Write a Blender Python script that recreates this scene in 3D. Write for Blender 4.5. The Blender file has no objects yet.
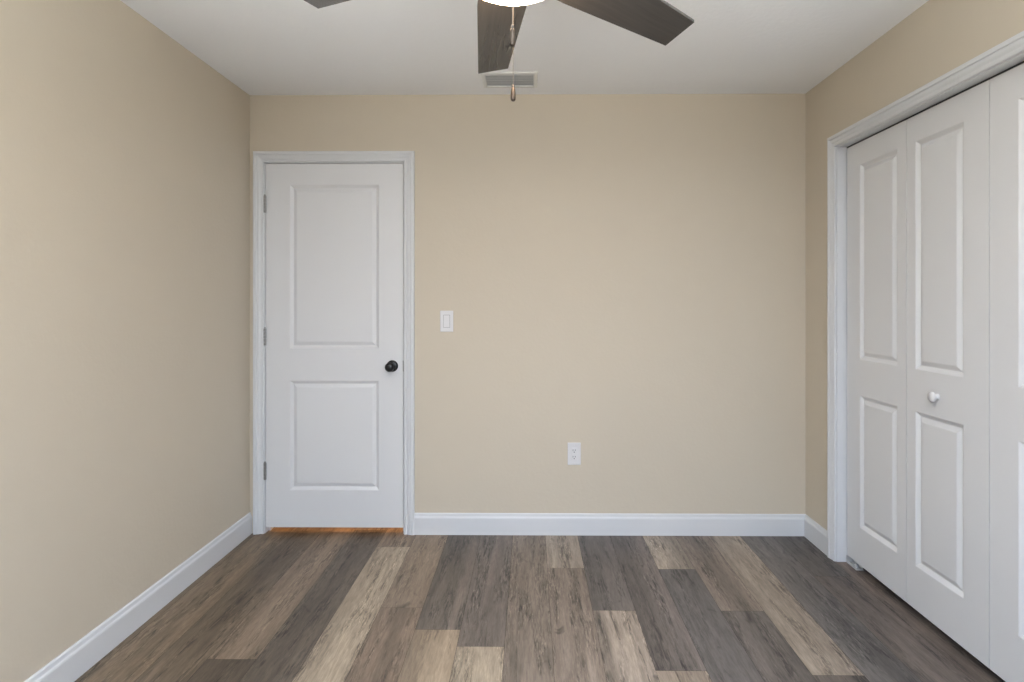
import bpy, bmesh, math, random
from mathutils import Vector, Matrix

random.seed(4)
S = bpy.context.scene
COL = S.collection
R = math.radians

# ------------------------------------------------------------------ sizes
XL, XR = -1.565, 1.520
YB, YR = 3.230, -0.22
ZC = 2.441
T = 0.12

# ------------------------------------------------------------------ camera
CAM_Z = 1.292
cd = bpy.data.cameras.new('camera')
cd.sensor_width = 36.0
cd.lens = 36.0 * 582.0 / 1024.0
cd.shift_x = -(525.4 - 512.0) / 1024.0
cd.shift_y = -(341.0 - 301.5) / 1024.0
cd.clip_start = 0.02
cam = bpy.data.objects.new('camera', cd)
COL.objects.link(cam)
cam.location = (0, 0, CAM_Z)
cam.rotation_euler = (R(90), 0, R(0.5))
S.camera = cam

# ------------------------------------------------------------------ world, lights, exposure
S.view_settings.view_transform = 'Standard'
S.view_settings.look = 'None'
S.view_settings.gamma = 1.0
S.view_settings.use_curve_mapping = False
S.view_settings.exposure = -0.13

w = bpy.data.worlds.new('sky')
S.world = w
w.use_nodes = True
w.node_tree.nodes['Background'].inputs[0].default_value = (0.75, 0.87, 1.0, 1)
w.node_tree.nodes['Background'].inputs[1].default_value = 0.3


def area(name, loc, rot, sx, sy, watts, color):
    l = bpy.data.lights.new(name, 'AREA')
    l.shape = 'RECTANGLE'
    l.size = sx
    l.size_y = sy
    l.energy = watts
    l.color = color
    o = bpy.data.objects.new(name, l)
    COL.objects.link(o)
    o.location = loc
    o.rotation_euler = rot
    return o


# daylight through the window behind the camera: sky light falling from above, ground light rising; the level fill is added
def daylight(name, tilt, spread, watts, color):
    l = area(name, (0.0, YR - 0.06, 1.40), (R(90 + tilt), 0, 0), 1.5, 1.1, watts, color)
    l.data.spread = R(spread)
    return l


daylight('window_sky_light', -44, 130, 35, (0.46, 0.66, 1.0))
daylight('added_level_fill', 0, 70, 2.6, (1.0, 0.85, 0.65))  # added narrow warm fill that brightens the middle of the back wall
daylight('window_ground_light', 78, 130, 136, (0.92, 0.98, 1.0))
# warm lamp of the hallway behind the closed door
area('hallway_lamp', (-1.0, 3.9, 2.3), (0, 0, 0), 0.4, 0.4, 42, (1.0, 0.58, 0.26))
# the bulb inside the fan's glass bowl
FAN = (-0.042, 1.373)
GLOBE_POWER = 36.0

# ------------------------------------------------------------------ materials
def srgb(r, g, b):
    f = lambda c: c / 12.92 if c <= 0.04045 else ((c + 0.055) / 1.055) ** 2.4
    return (f(r / 255), f(g / 255), f(b / 255), 1)


def mat(name, color, rough=0.5, metal=0.0, bump=None, spec=0.5, emit=None, var=0.0):
    m = bpy.data.materials.new(name)
    m.use_nodes = True
    nt = m.node_tree
    b = nt.nodes['Principled BSDF']
    b.inputs['Base Color'].default_value = color
    b.inputs['Roughness'].default_value = rough
    b.inputs['Metallic'].default_value = metal
    b.inputs['Specular IOR Level'].default_value = spec
    tc = nt.nodes.new('ShaderNodeTexCoord')
    if bump:
        scale, dist, strength = bump
        n = nt.nodes.new('ShaderNodeTexNoise')
        n.inputs['Scale'].default_value = scale
        n.inputs['Detail'].default_value = 3
        bp = nt.nodes.new('ShaderNodeBump')
        bp.inputs['Strength'].default_value = strength
        bp.inputs['Distance'].default_value = dist
        nt.links.new(tc.outputs['Object'], n.inputs['Vector'])
        nt.links.new(n.outputs['Fac'], bp.inputs['Height'])
        nt.links.new(bp.outputs['Normal'], b.inputs['Normal'])
    if var:
        n2 = nt.nodes.new('ShaderNodeTexNoise')
        n2.inputs['Scale'].default_value = 9
        n2.inputs['Detail'].default_value = 4
        mr = nt.nodes.new('ShaderNodeMapRange')
        mr.inputs['To Min'].default_value = 1 - var
        mr.inputs['To Max'].default_value = 1 + var
        mx = nt.nodes.new('ShaderNodeVectorMath')
        mx.operation = 'SCALE'
        mx.inputs[0].default_value = color[:3]
        nt.links.new(tc.outputs['Object'], n2.inputs['Vector'])
        nt.links.new(n2.outputs['Fac'], mr.inputs['Value'])
        nt.links.new(mr.outputs['Result'], mx.inputs['Scale'])
        nt.links.new(mx.outputs['Vector'], b.inputs['Base Color'])
    if emit:
        b.inputs['Emission Color'].default_value = emit[0]
        b.inputs['Emission Strength'].default_value = emit[1]
    return m


M_WALL = mat('tan_orange_peel_paint', srgb(206, 195, 177), 0.6, bump=(55, 0.003, 0.25), spec=0.3, var=0.012)
M_CEIL = mat('ceiling_paint', srgb(245, 246, 248), 0.8, bump=(45, 0.004, 0.3), spec=0.2)
M_TRIM = mat('white_semigloss_trim', srgb(217, 218, 220), 0.38, bump=(30, 0.001, 0.05))
M_DOOR = mat('white_door_paint', srgb(220, 220, 221), 0.42, bump=(70, 0.001, 0.12))
M_PLASTIC = mat('white_plastic', srgb(222, 220, 220), 0.3, bump=(20, 0.0005, 0.02))
M_SLOT = mat('dark_slot', srgb(40, 40, 42), 0.6, var=0.05)
M_NICKEL = mat('satin_nickel', srgb(150, 148, 145), 0.35, 0.9, var=0.04)
M_STEEL = mat('galvanised_steel', srgb(205, 205, 203), 0.45, 0.2, var=0.06)
M_BLACK = mat('matte_black_metal', srgb(9, 9, 10), 0.32, 0.0, var=0.05)
M_FANMETAL = mat('fan_bronze', srgb(52, 46, 42), 0.4, 0.6, var=0.05)
M_CHAIN = mat('chain_metal', srgb(96, 92, 87), 0.55, 0.4, var=0.03)
M_FOB = mat('bronze_fob', srgb(72, 63, 55), 0.35, 0.6, var=0.08)
M_GLOBE = mat('frosted_glass_bowl', srgb(250, 248, 244), 0.4, bump=(12, 0.0003, 0.02),
              emit=((1.0, 0.72, 0.48, 1), GLOBE_POWER))
M_VENT = mat('vent_white_metal', srgb(225, 225, 223), 0.5, bump=(40, 0.0004, 0.03))
M_DUCT = mat('duct_lining', srgb(205, 205, 205), 0.8, var=0.05)
M_CLOSET_SHADE = mat('closet_shade_dark', srgb(60, 56, 50), 0.9, var=0.05)  # darkness of the unlit closet put into its wall colour
M_GLASS = None


def wood_blade():
    m = mat('dark_wood_blade', srgb(72, 66, 62), 0.20)
    nt = m.node_tree
    b = nt.nodes['Principled BSDF']
    tc = nt.nodes.new('ShaderNodeTexCoord')
    mp = nt.nodes.new('ShaderNodeMapping')
    b.inputs['Specular IOR Level'].default_value = 0.85
    mp.inputs['Scale'].default_value = (3, 60, 10)
    n = nt.nodes.new('ShaderNodeTexNoise')
    n.inputs['Scale'].default_value = 2.2
    n.inputs['Detail'].default_value = 6
    cr = nt.nodes.new('ShaderNodeValToRGB')
    cr.color_ramp.elements[0].position = 0.3
    cr.color_ramp.elements[0].color = srgb(60, 57, 54)
    cr.color_ramp.elements[1].position = 0.75
    cr.color_ramp.elements[1].color = srgb(69, 65, 61)
    nt.links.new(tc.outputs['Object'], mp.inputs[0])
    nt.links.new(mp.outputs[0], n.inputs['Vector'])
    nt.links.new(n.outputs['Fac'], cr.inputs[0])
    nt.links.new(cr.outputs[0], b.inputs['Base Color'])
    return m


M_BLADE = wood_blade()


def plank_material():
    m = bpy.data.materials.new('vinyl_plank_wood')
    m.use_nodes = True
    nt = m.node_tree
    N = nt.nodes
    L = nt.links.new
    b = N['Principled BSDF']
    b.inputs['Specular IOR Level'].default_value = 0.35
    tone = N.new('ShaderNodeVertexColor')
    tone.layer_name = 'tone'
    seed = N.new('ShaderNodeAttribute')
    seed.attribute_name = 'seed'
    tc = N.new('ShaderNodeTexCoord')
    sx = N.new('ShaderNodeSeparateXYZ')
    L(tc.outputs['Object'], sx.inputs[0])

    def off(k):
        a = N.new('ShaderNodeMath')
        a.operation = 'MULTIPLY'
        a.inputs[1].default_value = k
        L(seed.outputs['Fac'], a.inputs[0])
        return a.outputs[0]

    def coord(kx, ky):
        ax = N.new('ShaderNodeMath'); ax.operation = 'MULTIPLY_ADD'
        ax.inputs[1].default_value = kx
        L(sx.outputs['X'], ax.inputs[0]); L(off(13.7), ax.inputs[2])
        ay = N.new('ShaderNodeMath'); ay.operation = 'MULTIPLY_ADD'
        ay.inputs[1].default_value = ky
        L(sx.outputs['Y'], ay.inputs[0]); L(off(41.3), ay.inputs[2])
        cb = N.new('ShaderNodeCombineXYZ')
        L(ax.outputs[0], cb.inputs[0]); L(ay.outputs[0], cb.inputs[1]); L(off(5.1), cb.inputs[2])
        return cb.outputs[0]

    def noise(kx, ky, detail, rough, dist):
        n = N.new('ShaderNodeTexNoise')
        n.inputs['Scale'].default_value = 1
        n.inputs['Detail'].default_value = detail
        n.inputs['Roughness'].default_value = rough
        n.inputs['Distortion'].default_value = dist
        L(coord(kx, ky), n.inputs['Vector'])
        return n.outputs['Fac']

    def maprange(src, a, b_, c, d):
        r = N.new('ShaderNodeMapRange')
        for k, v in zip(('From Min', 'From Max', 'To Min', 'To Max'), (a, b_, c, d)):
            r.inputs[k].default_value = v
        L(src, r.inputs['Value'])
        return r.outputs['Result']

    def mul(a, b_):
        r = N.new('ShaderNodeMath'); r.operation = 'MULTIPLY'
        L(a, r.inputs[0]); L(b_, r.inputs[1])
        return r.outputs[0]

    def mixone(val, mask):
        """1 where mask is 0, val where mask is 1"""
        r = N.new('ShaderNodeMix')
        r.inputs['A'].default_value = 1.0
        L(mask, r.inputs['Factor']); L(val, r.inputs['B'])
        return r.outputs['Result']

    patch = maprange(noise(8.5, 0.45, 2, 0.5, 0.5), 0.32, 0.68, 0.72, 1.32)      # pale and dark bands along the board
    broad = maprange(noise(22, 2.6, 6, 0.7, 0.9), 0.30, 0.70, 0.80, 1.18)
    fine = maprange(noise(80, 9, 5, 0.7, 0.5), 0.3, 0.7, 0.82, 1.18)
    hair = maprange(noise(230, 22, 2, 0.6, 0.2), 0.3, 0.7, 0.88, 1.12)
    knots = maprange(noise(14, 5.5, 3, 0.5, 0.8), 0.24, 0.33, 0.45, 1.0)
    # clusters of short dark dashes and white flecks in the open grain
    cluster = maprange(noise(17, 1.6, 3, 0.6, 0.8), 0.47, 0.60, 0.0, 1.0)
    dashes = maprange(noise(120, 13, 4, 0.7, 0.8), 0.38, 0.60, 0.30, 1.10)
    flecks = maprange(noise(150, 24, 2, 0.6, 1.5), 0.58, 0.70, 1.0, 1.7)
    grain = mul(mixone(dashes, cluster), mixone(flecks, cluster))
    k = mul(mul(mul(broad, patch), mul(fine, hair)), mul(knots, grain))
    sc = N.new('ShaderNodeVectorMath'); sc.operation = 'SCALE'
    L(tone.outputs['Color'], sc.inputs[0]); L(k, sc.inputs['Scale'])
    L(sc.outputs['Vector'], b.inputs['Base Color'])
    L(maprange(fine, 0.7, 1.25, 0.52, 0.40), b.inputs['Roughness'])
    bp = N.new('ShaderNodeBump')
    bp.inputs['Strength'].default_value = 0.15
    bp.inputs['Distance'].default_value = 0.001
    L(fine, bp.inputs['Height'])
    L(bp.outputs['Normal'], b.inputs['Normal'])
    return m


M_PLANK = plank_material()
M_SEAM = mat('plank_seam', srgb(38, 33, 29), 0.8, var=0.05)


# ------------------------------------------------------------------ helpers
def link(name, bm, material, parent=None, loc=None, smooth=False):
    me = bpy.data.meshes.new(name)
    bmesh.ops.recalc_face_normals(bm, faces=bm.faces[:])
    bm.to_mesh(me)
    bm.free()
    if smooth:
        for p in me.polygons:
            p.use_smooth = True
    mats = material if isinstance(material, (list, tuple)) else [material]
    for m in mats:
        me.materials.append(m)
    o = bpy.data.objects.new(name, me)
    COL.objects.link(o)
    if parent:
        o.parent = parent
    if loc:
        o.location = loc
    return o


def empty(name, loc, rotz=0.0):
    o = bpy.data.objects.new(name, None)
    o.empty_display_size = 0.1
    COL.objects.link(o)
    o.location = loc
    o.rotation_euler = (0, 0, rotz)
    return o


def tag(o, label, cat, group=None, kind=None):
    o['label'] = label
    o['category'] = cat
    if group:
        o['group'] = group
    if kind:
        o['kind'] = kind
    return o


def box(bm, x0, x1, y0, y1, z0, z1, bevel=0.0, seg=2):
    t = bmesh.new()
    bmesh.ops.create_cube(t, size=1)
    for v in t.verts:
        v.co = Vector(((x0 + x1) / 2 + v.co.x * (x1 - x0), (y0 + y1) / 2 + v.co.y * (y1 - y0),
                       (z0 + z1) / 2 + v.co.z * (z1 - z0)))
    if bevel:
        bmesh.ops.bevel(t, geom=t.edges[:], offset=bevel, segments=seg, affect='EDGES', profile=0.5)
    merge(bm, t)


def merge(bm, t):
    vs = {}
    for v in t.verts:
        vs[v] = bm.verts.new(v.co)
    for f in t.faces:
        try:
            nf = bm.faces.new([vs[v] for v in f.verts])
            nf.material_index = f.material_index
            nf.smooth = f.smooth
        except ValueError:
            pass
    t.free()


def lathe(bm, prof, seg=32, mtx=None):
    """prof: list of (radius, height) turned about local Z."""
    mtx = mtx or Matrix.Identity(4)
    rings = []
    for r, z in prof:
        if r < 1e-6:
            rings.append([bm.verts.new(mtx @ Vector((0, 0, z)))])
        else:
            rings.append([bm.verts.new(mtx @ Vector((r * math.cos(2 * math.pi * i / seg),
                                                     r * math.sin(2 * math.pi * i / seg), z))) for i in range(seg)])
    for a, b in zip(rings, rings[1:]):
        for i in range(seg):
            j = (i + 1) % seg
            if len(a) == 1 and len(b) == 1:
                continue
            if len(a) == 1:
                bm.faces.new((a[0], b[i], b[j]))
            elif len(b) == 1:
                bm.faces.new((a[i], a[j], b[0]))
            else:
                bm.faces.new((a[i], a[j], b[j], b[i]))


def extrude_x(bm, prof, x0, x1, frame):
    """prof (d, z) swept from x0 to x1; frame(s, d, z) -> Vector."""
    a = [bm.verts.new(frame(x0, d, z)) for d, z in prof]
    b = [bm.verts.new(frame(x1, d, z)) for d, z in prof]
    n = len(prof)
    for i in range(n):
        j = (i + 1) % n
        bm.faces.new((a[i], a[j], b[j], b[i]))
    bm.faces.new(a)
    bm.faces.new(b[::-1])


PANEL_PROFILE = [(0.0, 0.0), (0.003, 0.0015), (0.015, 0.0110), (0.017, 0.0120), (0.020, 0.0120),
                 (0.036, 0.0030), (0.040, 0.002)]


def panel_slab(bm, W, H, thick, panels, frame):
    """A moulded panel door. panels: (u0, u1, v0, v1) rectangles; frame(u, v, w) -> Vector, w>0 towards the room."""
    us = sorted({0.0, W} | {p[0] for p in panels} | {p[1] for p in panels})
    vs = sorted({0.0, H} | {p[2] for p in panels} | {p[3] for p in panels})
    t = bmesh.new()
    V = lambda u, v, w: t.verts.new(frame(u, v, w))
    for i in range(len(us) - 1):
        for j in range(len(vs) - 1):
            c = (us[i], us[i + 1], vs[j], vs[j + 1])
            hit = None
            for p in panels:
                if abs(p[0] - c[0]) < 1e-6 and abs(p[1] - c[1]) < 1e-6 and abs(p[2] - c[2]) < 1e-6 and abs(p[3] - c[3]) < 1e-6:
                    hit = p
            if hit is None:
                t.faces.new((V(c[0], c[2], 0), V(c[1], c[2], 0), V(c[1], c[3], 0), V(c[0], c[3], 0)))
            else:
                prev = None
                for ins, dep in PANEL_PROFILE:
                    ring = [V(c[0] + ins, c[2] + ins, -dep), V(c[1] - ins, c[2] + ins, -dep),
                            V(c[1] - ins, c[3] - ins, -dep), V(c[0] + ins, c[3] - ins, -dep)]
                    if prev:
                        for k in range(4):
                            t.faces.new((prev[k], prev[(k + 1) % 4], ring[(k + 1) % 4], ring[k]))
                    prev = ring
                t.faces.new(prev)
    # sides and back
    for (a, b) in (((0, 0), (W, 0)), ((W, 0), (W, H)), ((W, H), (0, H)), ((0, H), (0, 0))):
        t.faces.new((V(a[0], a[1], 0), V(b[0], b[1], 0), V(b[0], b[1], -thick), V(a[0], a[1], -thick)))
    t.faces.new((V(0, 0, -thick), V(W, 0, -thick), V(W, H, -thick), V(0, H, -thick)))
    bmesh.ops.remove_doubles(t, verts=t.verts[:], dist=1e-5)
    merge(bm, t)


CASING_PROFILE = [(0.0, 0.0), (0.0, 0.008), (0.003, 0.0105), (0.011, 0.0120), (0.0135, 0.0085), (0.017, 0.0090),
                  (0.024, 0.0135), (0.035, 0.0160), (0.037, 0.0130), (0.040, 0.0180), (0.052, 0.0185), (0.056, 0.0165),
                  (0.057, 0.013), (0.057, 0.0)]


def casing(bm, a0, a1, top, frame):
    """U-shaped mitred door casing round an opening a0..a1, up to top; frame(a, z, d)."""
    n = len(CASING_PROFILE)
    stations = []
    for k in range(4):
        ring = []
        for o, d in CASING_PROFILE:
            a = (a0 - o) if k < 2 else (a1 + o)
            z = 0.0 if k in (0, 3) else top + o
            ring.append(bm.verts.new(frame(a, z, d)))
        stations.append(ring)
    for A, B in zip(stations, stations[1:]):
        for i in range(n):
            j = (i + 1) % n
            bm.faces.new((A[i], A[j], B[j], B[i]))
    bm.faces.new(stations[0])
    bm.faces.new(stations[3][::-1])


# ------------------------------------------------------------------ openings
DX0, DX1, DZ = -1.478, -0.706, 2.064         # bedroom door opening in the back wall
CY0, CY1, CZ = 1.109, 2.901, 2.057           # closet opening in the right wall
WX0, WX1, WZ0, WZ1 = -0.95, 0.75, 0.75, 2.0  # window behind the camera

# ------------------------------------------------------------------ floor
PW = 0.1785          # plank width
X_FIRST = -0.097     # seam x of the row left of centre
# colours seen in the photograph: (row index from X_FIRST, [(y where the piece ends, going from the wall to the camera, sRGB)])
ROWS = {
    -9: [(1.85, (122, 106, 88)), (1.1, (108, 94, 78))],
    -8: [(1.9, (110, 95, 78)), (0.7, (122, 106, 90))],
    -7: [(1.75, (100, 87, 73)), (0.4, (116, 100, 84))],
    -6: [(2.092, (112, 97, 82)), (0.9, (88, 77, 66))],
    -5: [(1.76, (90, 80, 70)), (0.5, (125, 110, 94))],
    -4: [(3.059, (122, 107, 92)), (1.84, (138, 124, 107)), (0.6, (110, 98, 84))],
    -3: [(2.451, (120, 105, 90)), (1.23, (110, 95, 81))],
    -2: [(2.289, (98, 89, 81)), (1.07, (134, 118, 100))],
    -1: [(2.178, (98, 89, 82)), (0.96, (146, 132, 115))],
    0: [(1.76, (117, 105, 94)), (0.5, (96, 88, 80))],
    1: [(2.822, (134, 122, 110)), (1.60, (122, 109, 98))],
    2: [(2.437, (98, 91, 86)), (1.22, (140, 127, 115))],
    3: [(2.041, (98, 90, 85)), (0.82, (140, 126, 112))],
    4: [(2.815, (140, 128, 116)), (1.59, (90, 85, 82))],
    5: [(2.437, (120, 108, 98)), (1.22, (92, 85, 80))],
    6: [(2.02, (130, 118, 106)), (0.8, (86, 78, 72))],
    7: [(1.80, (92, 87, 84)), (0.4, (110, 100, 90))],
    8: [(2.749, (90, 84, 80)), (1.53, (92, 83, 77))],
    9: [(1.90, (98, 88, 81)), (0.7, (88, 80, 74))],
    10: [(1.9, (96, 87, 80)), (1.08, (100, 90, 82))],
}


def build_floor():
    bm = bmesh.new()
    tone = bm.loops.layers.float_color.new('tone')
    seed = bm.faces.layers.float.new('seed')
    g = 0.0005
    y_far = 4.3

    def quad(x0, x1, y0, y1, rgb):
        c = srgb(*[v * 1.10 for v in rgb])
        f = bm.faces.new([bm.verts.new((x, y, 0)) for x, y in ((x0 + g, y0 + g), (x1 - g, y0 + g), (x1 - g, y1 - g), (x0 + g, y1 - g))])
        f[seed] = random.random() * 7
        for l in f.loops:
            l[tone] = c

    for r in range(-9, 14):
        x0 = X_FIRST + PW * r
        x1 = x0 + PW
        pieces = ROWS.get(r) or [(2.4, (98, 88, 80)), (1.2, (90, 82, 76))]
        y = y_far
        for k, (ye, rgb) in enumerate(pieces):
            y1 = y
            if k == 0 and y1 - ye > 1.52:
                quad(x0, x1, ye + 1.52, y1, random.choice(((100, 90, 80), (120, 108, 96))))
                y1 = ye + 1.52
            quad(x0, x1, ye, y1, rgb)
            y = ye
        while y > YR - 0.2:
            ye = max(y - 1.22, YR - 0.2)
            quad(x0, x1, ye, y, random.choice(((100, 90, 80), (130, 116, 102), (90, 82, 75))))
            y = ye
    for f in bm.faces:
        f.material_index = 0
    n0 = len(bm.faces)
    box(bm, -1.80, 2.40, YR - 0.3, 4.35, -0.06, -0.0012)
    bm.faces.ensure_lookup_table()
    for f in bm.faces[n0:]:
        f.material_index = 1
    o = link('floor', bm, [M_PLANK, M_SEAM])
    return tag(o, 'brown and grey wood plank floor of the empty bedroom', 'floor', kind='structure')


build_floor()

# ------------------------------------------------------------------ shell
bm = bmesh.new()
box(bm, XL - T, XR + 0.75, YR - T, YB + T, ZC, ZC + 0.1)
tag(link('ceiling', bm, M_CEIL), 'flat pale grey ceiling above the tan walls', 'ceiling', kind='structure')

bm = bmesh.new()
box(bm, XL - T, XL, YR - T, YB + T, 0, ZC)
tag(link('wall_left', bm, M_WALL), 'plain tan wall on the hinge side of the white door', 'wall', kind='structure')

bm = bmesh.new()
JT = 0.019   # jamb thickness
box(bm, XL, DX0 - JT, YB, YB + T, 0, ZC)
box(bm, DX0 - JT, DX1 + JT, YB, YB + T, DZ + JT, ZC)
box(bm, DX1 + JT, XR + T, YB, YB + T, 0, ZC)
tag(link('wall_back', bm, M_WALL), 'tan end wall holding the white door, switch and outlet', 'wall', kind='structure')

bm = bmesh.new()
box(bm, XR, XR + T, YR - T, CY0 - JT, 0, ZC)
box(bm, XR, XR + T, CY0 - JT, CY1 + JT, CZ + JT, ZC)
box(bm, XR, XR + T, CY1 + JT, YB, 0, ZC)
tag(link('wall_right', bm, M_WALL), 'tan wall around the white bifold closet', 'wall', kind='structure')

bm = bmesh.new()
box(bm, XL, WX0, YR - T, YR, 0, ZC)
box(bm, WX1, XR, YR - T, YR, 0, ZC)
box(bm, WX0, WX1, YR - T, YR, 0, WZ0)
box(bm, WX0, WX1, YR - T, YR, WZ1, ZC)
tag(link('wall_front', bm, M_WALL), 'tan wall with the window, opposite the white door', 'wall', kind='structure')

# closet interior
bm = bmesh.new()
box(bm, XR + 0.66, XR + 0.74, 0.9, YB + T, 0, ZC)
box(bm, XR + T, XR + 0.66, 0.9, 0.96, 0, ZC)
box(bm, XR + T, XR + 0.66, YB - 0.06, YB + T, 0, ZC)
tag(link('wall_closet', bm, M_CLOSET_SHADE), 'unlit inside walls of the closet behind the bifold doors', 'wall', kind='structure')

# hallway behind the door
bm = bmesh.new()
box(bm, XL - T, XR + T, 4.2, 4.3, 0, ZC)
box(bm, XL - T, XL - 0.02, YB + T, 4.2, 0, ZC)
box(bm, 0.4, 0.5, YB + T, 4.2, 0, ZC)
box(bm, XL - T, XR + T, YB + T, 4.3, ZC, ZC + 0.1)
tag(link('wall_hallway', bm, M_WALL), 'warm lit hallway walls beyond the closed white door', 'wall', kind='structure')

# window frame behind the camera
wn = empty('window_1', ((WX0 + WX1) / 2, YR, WZ0))
tag(wn, 'white sash window in the wall opposite the door', 'window', kind='structure')
bm = bmesh.new()
w2 = (WX1 - WX0) / 2
hh = WZ1 - WZ0
for a in ((-w2, -w2 + 0.045, 0, hh), (w2 - 0.045, w2, 0, hh), (-w2 + 0.045, w2 - 0.045, 0, 0.045),
          (-w2 + 0.045, w2 - 0.045, hh - 0.045, hh), (-w2 + 0.045, w2 - 0.045, hh / 2 - 0.02, hh / 2 + 0.02)):
    box(bm, a[0], a[1], -0.09, -0.05, a[2], a[3], 0.003)
link('window_frame', bm, M_TRIM, wn)
bm = bmesh.new()
box(bm, -w2 - 0.03, w2 + 0.03, -0.05, 0.03, -0.025, 0.0, 0.003)
link('window_sill', bm, M_TRIM, wn)

# ------------------------------------------------------------------ baseboards
BP = [(0, 0), (0.014, 0), (0.014, 0.090), (0.0125, 0.096), (0.0095, 0.101), (0.0085, 0.106), (0.0075, 0.113),
      (0.004, 0.118), (0, 0.118)]
bm = bmesh.new()
extrude_x(bm, BP, YR, YB - 0.0, lambda s, d, z: Vector((XL + d, s, z)))
tag(link('baseboard_left', bm, M_TRIM), 'white baseboard along the plain tan wall', 'baseboard', kind='structure')
bm = bmesh.new()
extrude_x(bm, BP, DX1 + 0.062, XR - 0.0, lambda s, d, z: Vector((s, YB - d, z)))
tag(link('baseboard_back', bm, M_TRIM), 'long white baseboard below the outlet', 'baseboard', kind='structure')
bm = bmesh.new()
extrude_x(bm, BP, CY1 + 0.062, YB - 0.014, lambda s, d, z: Vector((XR - d, s, z)))
tag(link('baseboard_right', bm, M_TRIM), 'short white baseboard between room corner and closet casing', 'baseboard', kind='structure')

# ------------------------------------------------------------------ door casings and jambs
bm = bmesh.new()
casing(bm, DX0 - 0.005, DX1 + 0.005, DZ + 0.005, lambda a, z, d: Vector((a, YB - d, z)))
tag(link('trim_1', bm, M_TRIM), 'white moulded casing around the single panel door', 'door casing', kind='structure')
bm = bmesh.new()
casing(bm, CY0 - 0.005, CY1 + 0.005, CZ + 0.005, lambda a, z, d: Vector((XR - d, a, z)))
tag(link('trim_2', bm, M_TRIM), 'white moulded casing around the bifold closet', 'door casing', kind='structure')
bm = bmesh.new()
box(bm, DX0 - JT, DX0, YB + 0.0005, YB + T, 0, DZ + JT)
box(bm, DX1, DX1 + JT, YB + 0.0005, YB + T, 0, DZ + JT)
box(bm, DX0, DX1, YB + 0.0005, YB + T, DZ, DZ + JT)
box(bm, DX0, DX0 + 0.011, YB + 0.042, YB + 0.08, 0, DZ)
box(bm, DX1 - 0.011, DX1, YB + 0.042, YB + 0.08, 0, DZ)
box(bm, DX0 + 0.011, DX1 - 0.011, YB + 0.042, YB + 0.08, DZ - 0.011, DZ)
tag(link('trim_3', bm, M_TRIM), 'white jamb and stop inside the single panel door opening', 'door jamb', kind='structure')
bm = bmesh.new()
box(bm, XR + 0.0005, XR + T, CY0 - JT, CY0, 0, CZ + JT)
box(bm, XR + 0.0005, XR + T, CY1, CY1 + JT, 0, CZ + JT)
box(bm, XR + 0.0005, XR + T, CY0, CY1, CZ, CZ + JT)
tag(link('trim_4', bm, M_TRIM), 'white jamb lining the closet opening', 'door jamb', kind='structure')

# ------------------------------------------------------------------ bedroom door
DW, DH, DB = DX1 - DX0 - 0.006, 2.026, 0.034
door = empty('door_1', (DX0 + 0.003, YB + 0.002, 0))
tag(door, 'closed white two-panel door with black knob', 'door', kind='structure')
bm = bmesh.new()
pu0, pu1 = 0.134, DW - 0.134
panel_slab(bm, DW, DH, 0.035, [(pu0, pu1, 0.241 - DB, 0.851 - DB), (pu0, pu1, 1.029 - DB, 1.942 - DB)],
           lambda u, v, w_: Vector((u, -w_, v + DB)))
link('door_panel', bm, M_DOOR, door)
for z in (1.834, 1.095, 0.348):
    bm = bmesh.new()
    for k in range(5):   # knuckles of the barrel
        z0 = z - 0.047 + k * 0.019
        lathe(bm, [(0.0, z0), (0.0066, z0), (0.0072, z0 + 0.0015), (0.0072, z0 + 0.0165), (0.0066, z0 + 0.018), (0.0, z0 + 0.018)], 14,
              Matrix.Translation((-0.0015, -0.008, 0)))
    lathe(bm, [(0.0, z + 0.048), (0.004, z + 0.048), (0.005, z + 0.052), (0.0, z + 0.055)], 12, Matrix.Translation((-0.0015, -0.008, 0)))
    box(bm, -0.0025, 0.0005, -0.008, 0.03, z - 0.046, z + 0.046)
    o = link('hinge', bm, M_NICKEL, door, smooth=False)
    o['label'] = 'satin nickel hinge'
kx, kz = -0.769 - (DX0 + 0.003), 0.933
rotf = Matrix.Translation((kx, 0, kz)) @ Matrix.Rotation(R(90), 4, 'X')
kn = bm = bmesh.new()
lathe(bm, [(0.0, 0.080), (0.012, 0.0795), (0.019, 0.077), (0.0240, 0.071), (0.0258, 0.064), (0.0240, 0.058),
           (0.015, 0.053), (0.0100, 0.048), (0.0090, 0.022), (0.0100, 0.0)], 36, rotf)
knob = link('door_knob', bm, M_BLACK, door, smooth=True)
knob['label'] = 'black round knob'
bm = bmesh.new()
lathe(bm, [(0.0, 0.010), (0.014, 0.010), (0.024, 0.0095), (0.030, 0.006), (0.0325, 0.002), (0.0325, 0.0)], 36, rotf)
link('rose', bm, M_BLACK, knob, smooth=True)
bm = bmesh.new()
box(bm, DW - 0.001, DW + 0.0035, -0.0035, 0.024, kz - 0.030, kz + 0.030, 0.0008)
link('latch_plate', bm, M_NICKEL, door)

# ------------------------------------------------------------------ closet bifold doors
XF = 1.566          # face of the leaves
LT, LB = 2.049, 0.039
YL = CY1 - 0.0085        # far edge of the first leaf
L1, L2 = 0.457, 0.437   # leaf pitches: hinge side, lead side


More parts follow.
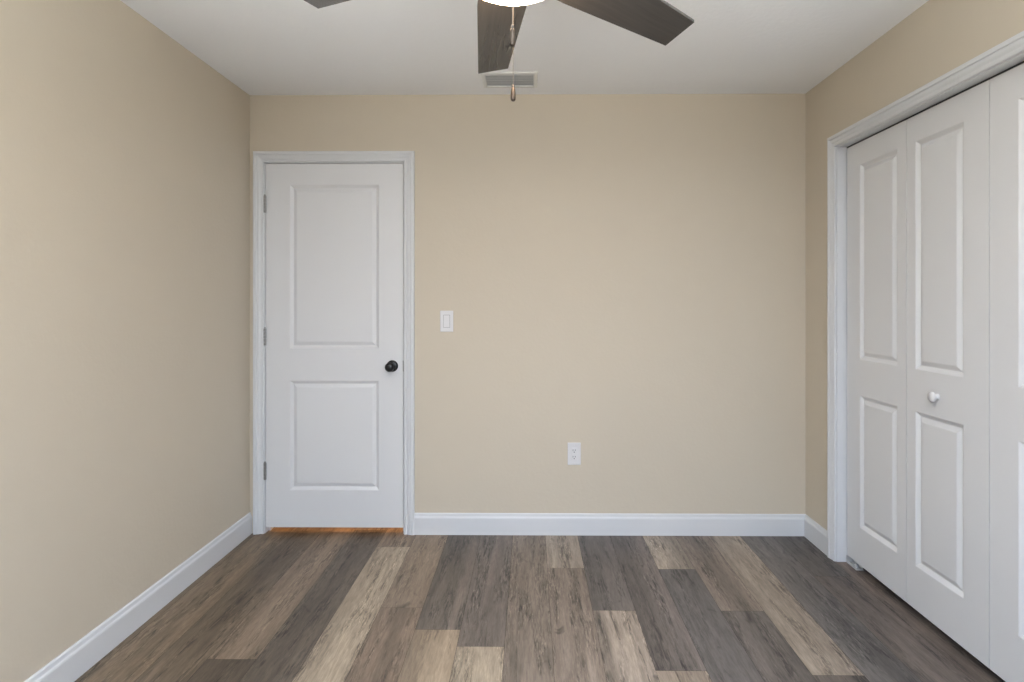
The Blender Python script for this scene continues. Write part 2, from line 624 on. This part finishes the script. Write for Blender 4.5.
def leaf(name, root, y_from, Wd, a, b_, knob_on):
    """A leaf whose far edge is at y_from (world), running towards the camera."""
    Wd -= 0.003
    bm = bmesh.new()
    fr = lambda u, v, w_: Vector((XF - w_, y_from - u, v + LB)) - root.location
    panel_slab(bm, Wd, LT - LB, 0.034, [(a, Wd - b_, 0.217 - LB, 0.846 - LB), (a, Wd - b_, 1.016 - LB, 1.944 - LB)], fr)
    o = link('door_leaf', bm, M_DOOR, root)
    if knob_on:
        bm = bmesh.new()
        m = Matrix.Translation(fr(Wd / 2 - 0.035 * knob_on, 0.925 - LB, 0)) @ Matrix.Rotation(R(-90), 4, 'Y')
        lathe(bm, [(0.0, 0.031), (0.008, 0.0305), (0.0165, 0.028), (0.0208, 0.024), (0.0198, 0.0185), (0.013, 0.013),
                   (0.0095, 0.009), (0.010, 0.003), (0.013, 0.0)], 32, m)
        k = link('knob', bm, M_PLASTIC, o, smooth=True)
        k['label'] = 'small round white knob'
    return o


bf = empty('door_2', (XF, YL, 0))
tag(bf, 'white bifold closet door pair nearest the room corner, with a round white knob', 'closet door', kind='structure')
leaf('door_leaf', bf, YL, L1, 0.112, 0.060, 0)
leaf('door_leaf', bf, YL - L1, L2, 0.0535, 0.116, 1)
yn = YL - L1 - L2
bn = empty('door_3', (XF, yn, 0))
tag(bn, 'white bifold closet door pair cut by the photo edge, farther from the room corner', 'closet door', kind='structure')
leaf('door_leaf', bn, yn, L2, 0.116, 0.0535, -1)
leaf('door_leaf', bn, yn - L2, L1, 0.060, 0.112, 0)

# track hidden behind the head jamb
bm = bmesh.new()
box(bm, XF + 0.002, XF + 0.005, CY0 + 0.002, CY1 - 0.002, CZ - 0.006, CZ - 0.0005)
box(bm, XF + 0.029, XF + 0.032, CY0 + 0.002, CY1 - 0.002, CZ - 0.006, CZ - 0.0005)
box(bm, XF + 0.002, XF + 0.032, CY0 + 0.002, CY1 - 0.002, CZ - 0.0005, CZ)
tag(link('closet_track', bm, M_SLOT), 'dark metal track in the gap above the closet doors', 'track')

# floor bracket of the pivot
br = empty('pivot_bracket', (XF + 0.017, CY1, 0))
tag(br, 'small pale metal bracket on the floor under the closet door corner', 'bracket')
bm = bmesh.new()
box(bm, -0.018, 0.018, -0.092, -0.0002, 0.0, 0.003, 0.0008)
box(bm, -0.018, -0.0155, -0.085, -0.003, 0.003, 0.012, 0.0008)
box(bm, 0.0155, 0.018, -0.085, -0.003, 0.003, 0.012, 0.0008)
link('base_plate', bm, M_STEEL, br)
bm = bmesh.new()
box(bm, -0.018, 0.018, -0.003, -0.0002, 0.003, 0.036, 0.0008)
link('upright_plate', bm, M_STEEL, br)
bm = bmesh.new()
lathe(bm, [(0.0, 0.003), (0.011, 0.003), (0.011, 0.014), (0.006, 0.016), (0.004, 0.016), (0.004, 0.0385), (0, 0.0385)], 16,
      Matrix.Translation((0, -0.060, 0)))
link('pivot_socket', bm, M_STEEL, br)

# ------------------------------------------------------------------ light switch
sw = empty('light_switch', (-0.465, YB, 1.1825))
tag(sw, 'white rocker light switch beside the panel door', 'light switch')
bm = bmesh.new()
box(bm, -0.0365, 0.0365, -0.006, 0.0, -0.0585, 0.0585, 0.0025, 3)
link('wall_plate', bm, M_PLASTIC, sw)
bm = bmesh.new()
prof = [(-0.0060, -0.0335), (-0.0105, -0.0335), (-0.0080, 0.0), (-0.0065, 0.0335), (-0.0060, 0.0335)]
a = [bm.verts.new((-0.0165, y, z)) for y, z in prof]
b2 = [bm.verts.new((0.0165, y, z)) for y, z in prof]
for i in range(5):
    j = (i + 1) % 5
    bm.faces.new((a[i], a[j], b2[j], b2[i]))
bm.faces.new(a)
bm.faces.new(b2[::-1])
link('rocker', bm, M_PLASTIC, sw)
bm = bmesh.new()
for (x0, x1, z0, z1) in ((-0.0185, -0.0165, -0.0355, 0.0355), (0.0165, 0.0185, -0.0355, 0.0355),
                         (-0.0165, 0.0165, -0.0355, -0.0335), (-0.0165, 0.0165, 0.0335, 0.0355)):
    box(bm, x0, x1, -0.0064, -0.0058, z0, z1)
link('rocker_gap', bm, mat('switch_gap_grey', srgb(150, 147, 146), 0.6, var=0.03), sw)

# ------------------------------------------------------------------ outlet
ol = empty('wall_outlet', (0.242, YB, 0.4485))
tag(ol, 'white electrical outlet low on the tan end wall', 'outlet')
bm = bmesh.new()
box(bm, -0.0365, 0.0365, -0.006, 0.0, -0.0615, 0.0615, 0.0025, 3)
link('wall_plate', bm, M_PLASTIC, ol)
bm = bmesh.new()
box(bm, -0.0168, 0.0168, -0.0085, -0.0055, -0.0335, 0.0335, 0.001)
ins = link('receptacle', bm, M_PLASTIC, ol)
for zc in (0.018, -0.018):
    for x0, hgt in ((-0.0068, 0.0095), (0.0058, 0.008)):
        bm = bmesh.new()
        box(bm, x0 - 0.0012, x0 + 0.0012, -0.0089, -0.0083, zc + 0.003 - hgt / 2, zc + 0.003 + hgt / 2)
        link('slot', bm, M_SLOT, ins)
    bm = bmesh.new()
    lathe(bm, [(0.0, 0.0), (0.0028, 0.0), (0.0028, 0.0005), (0.0, 0.0005)], 14,
          Matrix.Translation((0, -0.0084, zc - 0.0075)) @ Matrix.Rotation(R(90), 4, 'X'))
    link('ground_hole', bm, M_SLOT, ins)
for zc in (0.0485, -0.0485):
    bm = bmesh.new()
    lathe(bm, [(0.0, 0.001), (0.002, 0.001), (0.003, 0.0), ], 14,
          Matrix.Translation((0, -0.006, zc)) @ Matrix.Rotation(R(90), 4, 'X'))
    link('screw', bm, M_PLASTIC, ol)

# ------------------------------------------------------------------ ceiling vent
vt = empty('ceiling_vent', (-0.107, 3.012, ZC))
tag(vt, 'white rectangular air vent in the ceiling near the end wall', 'vent')
bm = bmesh.new()
VW, VD, IW, ID = 0.143, 0.104, 0.122, 0.080
outer = [(-VW, -VD), (VW, -VD), (VW, VD), (-VW, VD)]
rings = []
for (sx_, sy_, z) in ((VW, VD, 0.0), (VW, VD, -0.003), (VW - 0.004, VD - 0.004, -0.006), (IW + 0.004, ID + 0.004, -0.008),
                      (IW, ID, -0.007), (IW, ID, -0.001)):
    rings.append([bm.verts.new((x * sx_, y * sy_, z)) for x, y in ((-1, -1), (1, -1), (1, 1), (-1, 1))])
for A, B in zip(rings, rings[1:]):
    for i in range(4):
        bm.faces.new((A[i], A[(i + 1) % 4], B[(i + 1) % 4], B[i]))
link('vent_frame', bm, M_VENT, vt)
bm = bmesh.new()
box(bm, -IW, IW, -ID, ID, -0.0012, -0.0004)
link('duct_opening', bm, M_DUCT, vt)
NL = 5
for k in range(NL):
    y = -ID + 0.012 + k * (2 * ID - 0.024) / (NL - 1)
    bm = bmesh.new()
    sl = [(-0.0095, -0.0075), (-0.0085, -0.0085), (0.0085, -0.0025), (0.0075, -0.0015)]
    a = [bm.verts.new((-IW + 0.001, y + p, z)) for p, z in sl]
    b2 = [bm.verts.new((IW - 0.001, y + p, z)) for p, z in sl]
    for i in range(4):
        j = (i + 1) % 4
        bm.faces.new((a[i], a[j], b2[j], b2[i]))
    bm.faces.new(a)
    bm.faces.new(b2[::-1])
    link('louver', bm, M_VENT, vt)

# ------------------------------------------------------------------ ceiling fan
HB = CAM_Z + 0.84     # height of the blade plane on the axis
fan = empty('ceiling_fan', (FAN[0], FAN[1], ZC))
tag(fan, 'dark five-blade ceiling fan with glowing white bowl light and pull chains', 'ceiling fan')
z = lambda world: world - ZC
bm = bmesh.new()
lathe(bm, [(0.0, 0.0), (0.068, 0.0), (0.070, -0.008), (0.060, -0.045), (0.035, -0.062), (0.0, -0.064)], 36)
link('canopy', bm, M_FANMETAL, fan, smooth=True)
bm = bmesh.new()
lathe(bm, [(0.0, -0.05), (0.013, -0.05), (0.013, z(HB) + 0.115), (0.0, z(HB) + 0.115)], 20)
link('downrod', bm, M_FANMETAL, fan, smooth=True)
bm = bmesh.new()
lathe(bm, [(0.0, z(HB) + 0.125), (0.03, z(HB) + 0.122), (0.075, z(HB) + 0.108), (0.108, z(HB) + 0.085), (0.115, z(HB) + 0.060),
           (0.112, z(HB) + 0.012), (0.095, z(HB) - 0.012), (0.0, z(HB) - 0.014)], 44)
link('motor_housing', bm, M_FANMETAL, fan, smooth=True)
bm = bmesh.new()
lathe(bm, [(0.0, z(HB) - 0.012), (0.066, z(HB) - 0.012), (0.070, z(HB) - 0.02), (0.070, z(HB) - 0.050), (0.0, z(HB) - 0.052)], 36)
link('switch_housing', bm, M_FANMETAL, fan, smooth=True)
GR, GZ = 0.128, HB - 0.050
bm = bmesh.new()
lathe(bm, [(0.0, z(GZ) + 0.004), (0.11, z(GZ) + 0.003), (GR - 0.004, z(GZ)), (GR, z(GZ) - 0.008), (GR - 0.003, z(GZ) - 0.020),
           (GR - 0.014, z(GZ) - 0.034), (GR - 0.036, z(GZ) - 0.046), (0.036, z(GZ) - 0.054), (0.0, z(GZ) - 0.056)], 48)
link('light_bowl', bm, M_GLOBE, fan, smooth=True)

TH, PIT, W0, W1, SK, DR, OFF = 0.178, 0.298, 0.075, 0.049, -0.006, 0.176, -0.013
R0, RT = 0.13, 0.516


def blade_mesh():
    bm = bmesh.new()
    t = bmesh.new()
    NR = 14
    top, bot = [], []
    th = 0.0035
    for i in range(NR + 1):
        s = i / NR
        row_t, row_b = [], []
        for q in range(7):
            e = -1 + q / 3.0
            r = R0 + (RT + SK * e - R0) * s
            wd = W0 + (W1 - W0) * s
            if s < 0.12:
                wd *= 0.82 + 0.18 * math.sin(s / 0.12 * math.pi / 2)
            zz = -math.tan(PIT) * wd * e - DR * r
            row_t.append(t.verts.new((r, wd * e + OFF + 0.011 * (1 - s), zz + th)))
            row_b.append(t.verts.new((r, wd * e + OFF + 0.011 * (1 - s), zz - th)))
        top.append(row_t)
        bot.append(row_b)
    for i in range(NR):
        for q in range(6):
            t.faces.new((top[i][q], top[i + 1][q], top[i + 1][q + 1], top[i][q + 1]))
            t.faces.new((bot[i][q], bot[i][q + 1], bot[i + 1][q + 1], bot[i + 1][q]))
        for q in (0, 6):
            t.faces.new((top[i][q], top[i + 1][q], bot[i + 1][q], bot[i][q]))
    for i in (0, NR):
        for q in range(6):
            t.faces.new((top[i][q], top[i][q + 1], bot[i][q + 1], bot[i][q]))
    merge(bm, t)
    return bm


def bracket_mesh():
    bm = bmesh.new()
    st = [(0.085, 0.022), (0.11, 0.018), (0.14, 0.024), (0.175, 0.034), (0.19, 0.020)]
    rows = []
    for r, wd in st:
        rows.append([bm.verts.new((r, e * wd + OFF, -math.tan(PIT) * wd * e * (1 if r > 0.12 else 0.3) - DR * r + dz))
                     for e, dz in ((-1, 0.0075), (1, 0.0075), (1, 0.0037), (-1, 0.0037))])
    for A, B in zip(rows, rows[1:]):
        for i in range(4):
            bm.faces.new((A[i], A[(i + 1) % 4], B[(i + 1) % 4], B[i]))
    bm.faces.new(rows[0])
    bm.faces.new(rows[-1][::-1])
    return bm


blade0 = None
for k in range(5):
    rot = R(90) + TH - k * R(72)
    if k == 0:
        blade0 = bl = link('fan_blade', blade_mesh(), M_BLADE, fan)
        br0 = link('blade_bracket', bracket_mesh(), M_FANMETAL, bl)
    else:
        bl = blade0.copy()
        COL.objects.link(bl)
        bl.parent = fan
        c = br0.copy()
        COL.objects.link(c)
        c.parent = bl
    bl.location = (0, 0, z(HB))
    # each arm carries its blade a touch differently
    bl.rotation_euler = (0, (0.0, 0.012, 0.0, 0.0, 0.0)[k], rot + (0.0, 0.022, 0.0, 0.0, 0.0)[k])


def chain_mesh(z0, z1, n):
    bm = bmesh.new()
    lathe(bm, [(0.0, z0), (0.0005, z0), (0.0005, z1), (0.0, z1)], 6)
    for i in range(n):
        zc = z0 + (z1 - z0) * (i + 0.5) / n
        t = bmesh.new()
        bmesh.ops.create_icosphere(t, subdivisions=1, radius=0.0010, matrix=Matrix.Translation((0, 0, zc)))
        merge(bm, t)
    return bm


# two pull chains: a short one on the camera side, a longer one on the far side of the bowl
for (cx, cy, zb_top, zb_bot, lab) in ((0.0035, -0.132, CAM_Z + 0.583, CAM_Z + 0.544, 'short chain with bronze fob'),
                                      (-0.003, 0.136, CAM_Z + 0.556, CAM_Z + 0.519, 'long chain with bronze fob')):
    bm = chain_mesh(z(zb_top), z(HB - 0.03), 60)
    pc = link('pull_chain', bm, M_CHAIN, fan, loc=(cx, cy, 0))
    pc['label'] = lab
    L_ = zb_top - zb_bot
    bm = bmesh.new()
    zb = z(zb_bot)
    lathe(bm, [(0.0, zb), (0.0035, zb + 0.0005), (0.0062, zb + 0.004), (0.0068, zb + 0.009), (0.0064, zb + L_ * 0.55), (0.005, zb + L_ * 0.85),
               (0.003, zb + L_), (0.0, zb + L_)], 18)
    link('fob', bm, M_FOB, pc, smooth=True)
    bm = bmesh.new()
    lathe(bm, [(0.0, zb + L_ - 0.001), (0.0036, zb + L_ - 0.001), (0.0034, zb + L_ + 0.005), (0.0016, zb + L_ + 0.007), (0, zb + L_ + 0.007)], 14)
    link('fob_cap', bm, M_CHAIN, pc, smooth=True)
